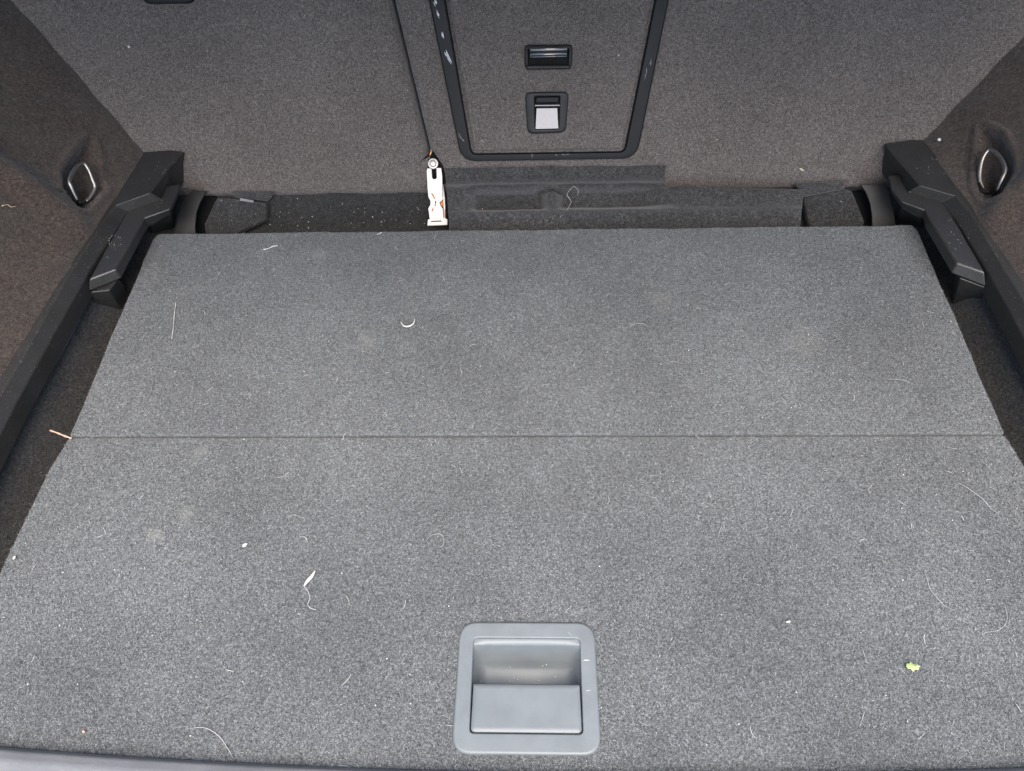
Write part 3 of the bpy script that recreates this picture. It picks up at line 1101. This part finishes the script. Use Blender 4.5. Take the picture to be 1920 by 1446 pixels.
# ------------------------------------------------------------------ pile on the carpets
bpy.context.view_layer.update()
pile('carpet_pile', rear, 130000, board, M_FB, up=(0, 0, 1))
pile('carpet_pile', frontp, 170000, board, M_FB, keep=in_handle, up=(0, 0, 1))
in_frame = None
def out_hatch(P):
    x = P[:, 0]
    v = (P - S_O) @ S_UP
    lx = np.interp(v, [.035, HT], [edge_x((805, 0), (862, 281), .035), edge_x((805, 0), (862, 281), HT)])
    rx = np.interp(v, [.035, HT], [edge_x((1253, 0), (1197, 275), .035), edge_x((1253, 0), (1197, 275), HT)])
    return ~((x > lx) & (x < rx) & (v > .036) & (v < HT))
def out_fit(P):
    x = P[:, 0]
    v = (P - S_O) @ S_UP
    a, b = sxv(983, 131), sxv(1074, 84)
    c, d = sxv(985, 251), sxv(1067, 173)
    return ~(((x > a[0]) & (x < b[0]) & (v > a[1]) & (v < b[1])) | ((x > c[0]) & (x < d[0]) & (v > c[1]) & (v < d[1])))
pile('carpet_pile', cl, 130000, seat_l, M_FS, up=S_N)
pile('carpet_pile', cr, 150000, seat_r, M_FS, keep=out_hatch, up=S_N)
pile('carpet_pile', hpanel, 45000, hatch, M_FS, keep=out_fit, up=S_N)
pile('carpet_pile', L_side[1], 90000, L_side[0], M_FD)
pile('carpet_pile', R_side[1], 70000, R_side[0], M_FD)

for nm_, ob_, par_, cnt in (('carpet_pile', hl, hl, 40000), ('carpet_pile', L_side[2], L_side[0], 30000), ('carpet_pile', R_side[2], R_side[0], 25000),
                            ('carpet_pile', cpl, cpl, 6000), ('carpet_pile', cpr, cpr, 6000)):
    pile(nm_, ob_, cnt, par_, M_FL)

# ------------------------------------------------------------------ what has fallen into the boot
ZB = .0022
bz = lambda x, y, z=ZB: onz(x, y, z)


def hair(pts, label, r=.00024, place=bz, mat=None, taper=True):
    P = smooth_path([place(x, y) for x, y in pts], 7)
    P = [p + np.array([0, 0, .0006 * math.sin(i * .7)]) for i, p in enumerate(P)]
    n = len(P)
    rad = [r * (1 - .5 * abs(2 * i / (n - 1) - 1)) for i in range(n)] if taper else r
    return tag(tube('hair', P, rad, mat or M_HAIR, None, 5), label, 'hair', 'pale hairs on the carpet')


hair([(1735, 1075), (1745, 1105), (1765, 1130), (1784, 1143)], 'gently bent pale hair on the front panel, above and right of the green leaf')
hair([(1882, 1130), (1889, 1160), (1875, 1180), (1845, 1187)], 'hook shaped pale hair near the right edge of the floor board', .0002)
hair([(1795, 905), (1830, 925), (1855, 950), (1873, 965)], 'long thin pale hair just below the right end of the board fold')
hair([(357, 1366), (385, 1365), (410, 1380), (428, 1405), (437, 1422)], 'long arched white hair near the sill, left of the pull handle', .0003)
hair([(800, 1012), (810, 1003), (828, 1003), (832, 1020), (822, 1027)], 'pale hair curled into an open ring at the middle of the front panel', .0002)
hair([(630, 1435), (650, 1436), (658, 1442), (668, 1444), (672, 1436), (664, 1430)], 'pale looped hair right at the sill, left of the pull handle', .00022)
hair([(1612, 1362), (1618, 1345), (1621, 1332)], 'short straight pale hair right of the pull handle near the sill')
hair([(1667, 712), (1690, 712), (1706, 718)], 'faint short hair on the right of the rear floor panel', .0002)
hair([(1615, 1215), (1622, 1230), (1624, 1242)], 'short faint hair to the left of the green leaf bit', .0002)
hair([(521, 896), (533, 892), (543, 885)], 'short faint hair on the left of the front panel below the fold', .0002)
hair([(540, 970), (552, 965), (566, 972)], 'short wavy hair on the front panel above the feather shaped straw', .0002)
hair([(1640, 905), (1628, 918), (1632, 925)], 'tiny bent hair on the right of the front panel below the fold', .0002)
hair([(1180, 612), (1200, 606), (1215, 612)], 'faint arched hair at the centre right of the rear panel', .00018)


def flap_place(px, py):
    d_ = ray(px, py)
    y = np.interp(py, [r[0] for r in FROWS], [q[0] for q in FYZ]) - .0022
    return CAM + d_ * (y / d_[1])



hair([(1050, 408), (1062, 395), (1071, 378), (1063, 365), (1074, 351), (1084, 356), (1083, 366)], 'wavy pale hair lying on the dark carpet flap', .0003, flap_place)


def blob(name, px, py, rx, ry, label, cat, mat, place=bz, hgt=.0012, rot=0., n=9, tail=None):
    """irregular flat crumb: a lumpy little dome"""
    c = place(px, py)
    up = np.array([0, 0, 1.]) if place is bz else _n(CAM - c)
    a = _n(np.cross(up, np.array([.2, 1, .1])))
    b = np.cross(up, a)
    a, b = a * math.cos(rot) + b * math.sin(rot), b * math.cos(rot) - a * math.sin(rot)
    V = []
    for k, (s_, h_) in enumerate(((1, -.0004), (.9, hgt * .5), (.5, hgt))):
        for i in range(n):
            an = 2 * math.pi * i / n
            w = random.uniform(.72, 1.2)
            V.append(c + a * rx * s_ * w * math.cos(an) + b * ry * s_ * w * math.sin(an) + up * h_)
    Fc = []
    for k in range(2):
        for i in range(n):
            j = (i + 1) % n
            Fc.append([k * n + i, k * n + j, (k + 1) * n + j, (k + 1) * n + i])
    Fc.append([2 * n + i for i in range(n)])
    Fc.append(list(range(n))[::-1])
    return tag(mesh_obj(name, V, Fc, mat), label, cat)


on_seat = lambda x, y: seat(*sxv(x, y, .0025), .0025)
on_lw = lambda x, y: on(x, y, L_side[4][0] + L_side[4][1] * .004, L_side[4][1])
on_rw = lambda x, y: on(x, y, R_side[4][0] + R_side[4][1] * .004, R_side[4][1])
blob('crumb', 459, 1022, .0028, .0018, 'white crumb on the front panel, left of the straw', 'crumb', M_LINT, rot=.7)
blob('crumb', 27, 1046, .0016, .0024, 'cream crumb at the left edge of the front floor panel', 'crumb', M_CRUMB)
blob('crumb', 157, 1372, .0016, .0011, 'tan crumb near the left end of the sill', 'crumb', M_TWIG)
blob('crumb', 242, 88, .0021, .0017, 'white crumb stuck high on the left seat back', 'crumb', M_LINT, on_seat)
blob('crumb', 1478, 1166, .0022, .0010, 'cream grain on the front panel, left of the green leaf bit', 'crumb', M_CRUMB, rot=.4)
blob('crumb', 1345, 262, .0012, .0010, 'yellowish speck on the right seat back beside the hatch', 'crumb', M_STRAW, on_seat)
blob('leaf_fragment', 1503, 318, .0040, .0016, 'dry yellowish leaf bit at the foot of the right seat back', 'leaf', M_STRAW, on_seat, .0008, -.5)
blob('fluff', 1761, 262, .0022, .0022, 'white fluff on the right carpet wall above the ledge', 'fluff', M_LINT, on_rw)
blob('crumb', 1064, 411, .0016, .0016, 'white crumb at the lower end of the wavy hair on the flap', 'crumb', M_LINT, lambda x, y: on_heel(x, y, .010)[0])
blob('crumb', 1160, 104, .0012, .0008, 'tiny white chip on the hatch panel right of the pull handle', 'crumb', M_LINT, lambda x, y: seat(*sxv(x, y, .0065), .0065), .0008, .9)
# crescent of lint, streaks of lint
P = smooth_path([bz(751, 603), bz(757, 611), bz(766, 612), bz(775, 607), bz(778, 597)], 6)
tag(tube('lint', P, [.0003 + .0007 * math.sin(math.pi * i / (len(P) - 1)) for i in range(len(P))], M_LINT, None, 6), 'white crescent of lint on the rear panel, left of centre', 'lint')
for pts, lab, r in (([(494, 468), (503, 466), (512, 462), (521, 461)], 'white streak of lint near the left rear corner of the board', .0009),
                    ([(322, 636), (325, 615), (327, 590), (330, 566)], 'faint upright streak of lint on the left of the rear panel', .0005),
                    ([(707, 440), (716, 436)], 'tiny white lint at the rear edge of the board', .0006)):
    P = smooth_path([bz(*p) for p in pts], 6)
    tag(tube('lint', P, [r * random.uniform(.4, 1) for _ in P], M_LINT, None, 6), lab, 'lint')
# straw with a curly end
st = empty('straw', bz(580, 1085, 0), 'pale straw with a thin curly tail on the front panel', 'straw')
P = smooth_path([bz(591, 1070), bz(585, 1080), bz(577, 1089), bz(570, 1099)], 6)
tube('blade', P, [.0005 + .0013 * math.sin(math.pi * (i + .5) / len(P)) for i in range(len(P))], plain('pale_straw', (.40, .40, .36), .7), st, 6)
P = smooth_path([bz(570, 1099), bz(578, 1110), bz(581, 1122), bz(577, 1134), bz(584, 1141), bz(592, 1143)], 6)
tube('tail', P, .0003, M_HAIR, st, 5)
# twig bridging the gap at the left end of the fold
P = smooth_path([bz(94, 807, -.004), bz(108, 812, .0), bz(120, 817, .002), bz(134, 822, .003)], 5)
tag(tube('twig', P, [.0010 + .0002 * math.sin(i * 1.3) for i in range(len(P))], M_TWIG, None, 7), 'thin brown twig across the gap at the left end of the fold', 'twig')
P = smooth_path([on_lw(4, 386), on_lw(14, 384), on_lw(20, 388), on_lw(29, 387)], 5)
tag(tube('thread', P, [.0009, .0008] + [.0004] * (len(P) - 2), M_TWIG, None, 5), 'short tan thread on the left carpet wall', 'thread')
# green leaf bit: a small curled blade
def leaf_fn(u, v):
    a, b = bz(1698, 1250), bz(1723, 1251)
    w = .0034 * math.sin(math.pi * min(1, u * 1.02)) ** .6 * (1 + .3 * math.sin(u * 17))
    p = a + (b - a) * u
    return p + np.array([0, (v - .5) * 2 * w, .0008 + .0022 * math.sin(math.pi * v) * u + .0008 * math.sin(u * 9)])
lf = grid('leaf_fragment', leaf_fn, 12, 7, M_LEAF)
tag(lf, 'small curled green leaf bit on the right of the front panel', 'leaf')

# specks of dust and grit: too many to count
V, Fc = [], []
def speck(p, r, up):
    a = _n(np.cross(up, RNG.normal(size=3)))
    b = np.cross(up, a)
    n0 = len(V)
    el = random.uniform(.5, 1)
    for k in range(5):
        an = 2 * math.pi * k / 5
        V.append(p + (a * math.cos(an) + b * el * math.sin(an)) * r * random.uniform(.7, 1.2))
    V.append(p + up * r * .7)
    for k in range(5):
        Fc.append([n0 + k, n0 + (k + 1) % 5, n0 + 5])
ez = np.array([0, 0, 1.])
for _ in range(330):
    y = random.uniform(.13, .755)
    x = random.uniform(-.50, .478)
    p = np.array([x, y, .0022])
    if not in_handle(p[None])[0]:
        continue
    speck(p, random.choice((.0003, .0004, .0005, .0006, .0008)), ez)
for _ in range(90):
    px_, py_ = random.uniform(30, 1890), random.uniform(5, 335)
    x, v = sxv(px_, py_, .002)
    speck(seat(x, v, .0022), random.choice((.0003, .0004, .0006)), S_N)
for _ in range(70):
    px_ = random.choice((random.uniform(400, 800), random.uniform(900, 1600)))
    speck(on_heel(px_, random.uniform(372, 428), .010)[0], random.choice((.0004, .0006, .0008)), on_heel(0, 0)[1])
for cx_, cy_, sx_, sy_, k_ in ((215, 450, 22, 40, 45), (1795, 440, 25, 45, 30), (300, 380, 12, 10, 12), (300, 312, 22, 18, 12), (1740, 310, 25, 20, 12)):
    for _ in range(k_):
        speck(onz(random.gauss(cx_, sx_ * .5), random.gauss(cy_, sy_ * .5), .038 if cy_ > 340 else .051), random.choice((.0003, .0004, .0006)), ez)
for _ in range(22):
    speck(bz(random.uniform(900, 1084), random.uniform(1215, 1285), -.024), random.choice((.0004, .0006)), ez)
gr = mesh_obj('grit', V, Fc, M_CRUMB)
gr['kind'] = 'stuff'
gr['label'] = 'pale specks of grit and dust scattered over the boot carpets'

# fine lint fibres caught in the pile: too many to count
V, Fc = [], []
for _ in range(120):
    x, y = random.uniform(-.49, .47), random.uniform(.14, .75)
    p = np.array([x, y, .0021])
    if not in_handle(p[None])[0]:
        continue
    an, cur, L_ = random.uniform(0, 6.28), random.gauss(0, 90), random.uniform(.004, .014)
    w_ = random.uniform(.00012, .00026)
    n_ = 7
    for i in range(n_):
        sd_ = np.array([-math.sin(an), math.cos(an), 0]) * w_ * (.4 + .6 * math.sin(math.pi * (i + .5) / n_))
        V += [p - sd_, p + sd_]
        p = p + np.array([math.cos(an), math.sin(an), random.gauss(0, .12)]) * L_ / n_
        p[2] = max(.0014, p[2])
        an += cur * L_ / n_
    b0 = len(V) - 2 * n_
    for i in range(n_ - 1):
        Fc.append([b0 + 2 * i, b0 + 2 * i + 1, b0 + 2 * i + 3, b0 + 2 * i + 2])
lint = mesh_obj('lint_fibres', V, Fc, M_HAIR)
lint['kind'] = 'stuff'
lint['label'] = 'fine pale lint fibres caught all over the load floor carpet'
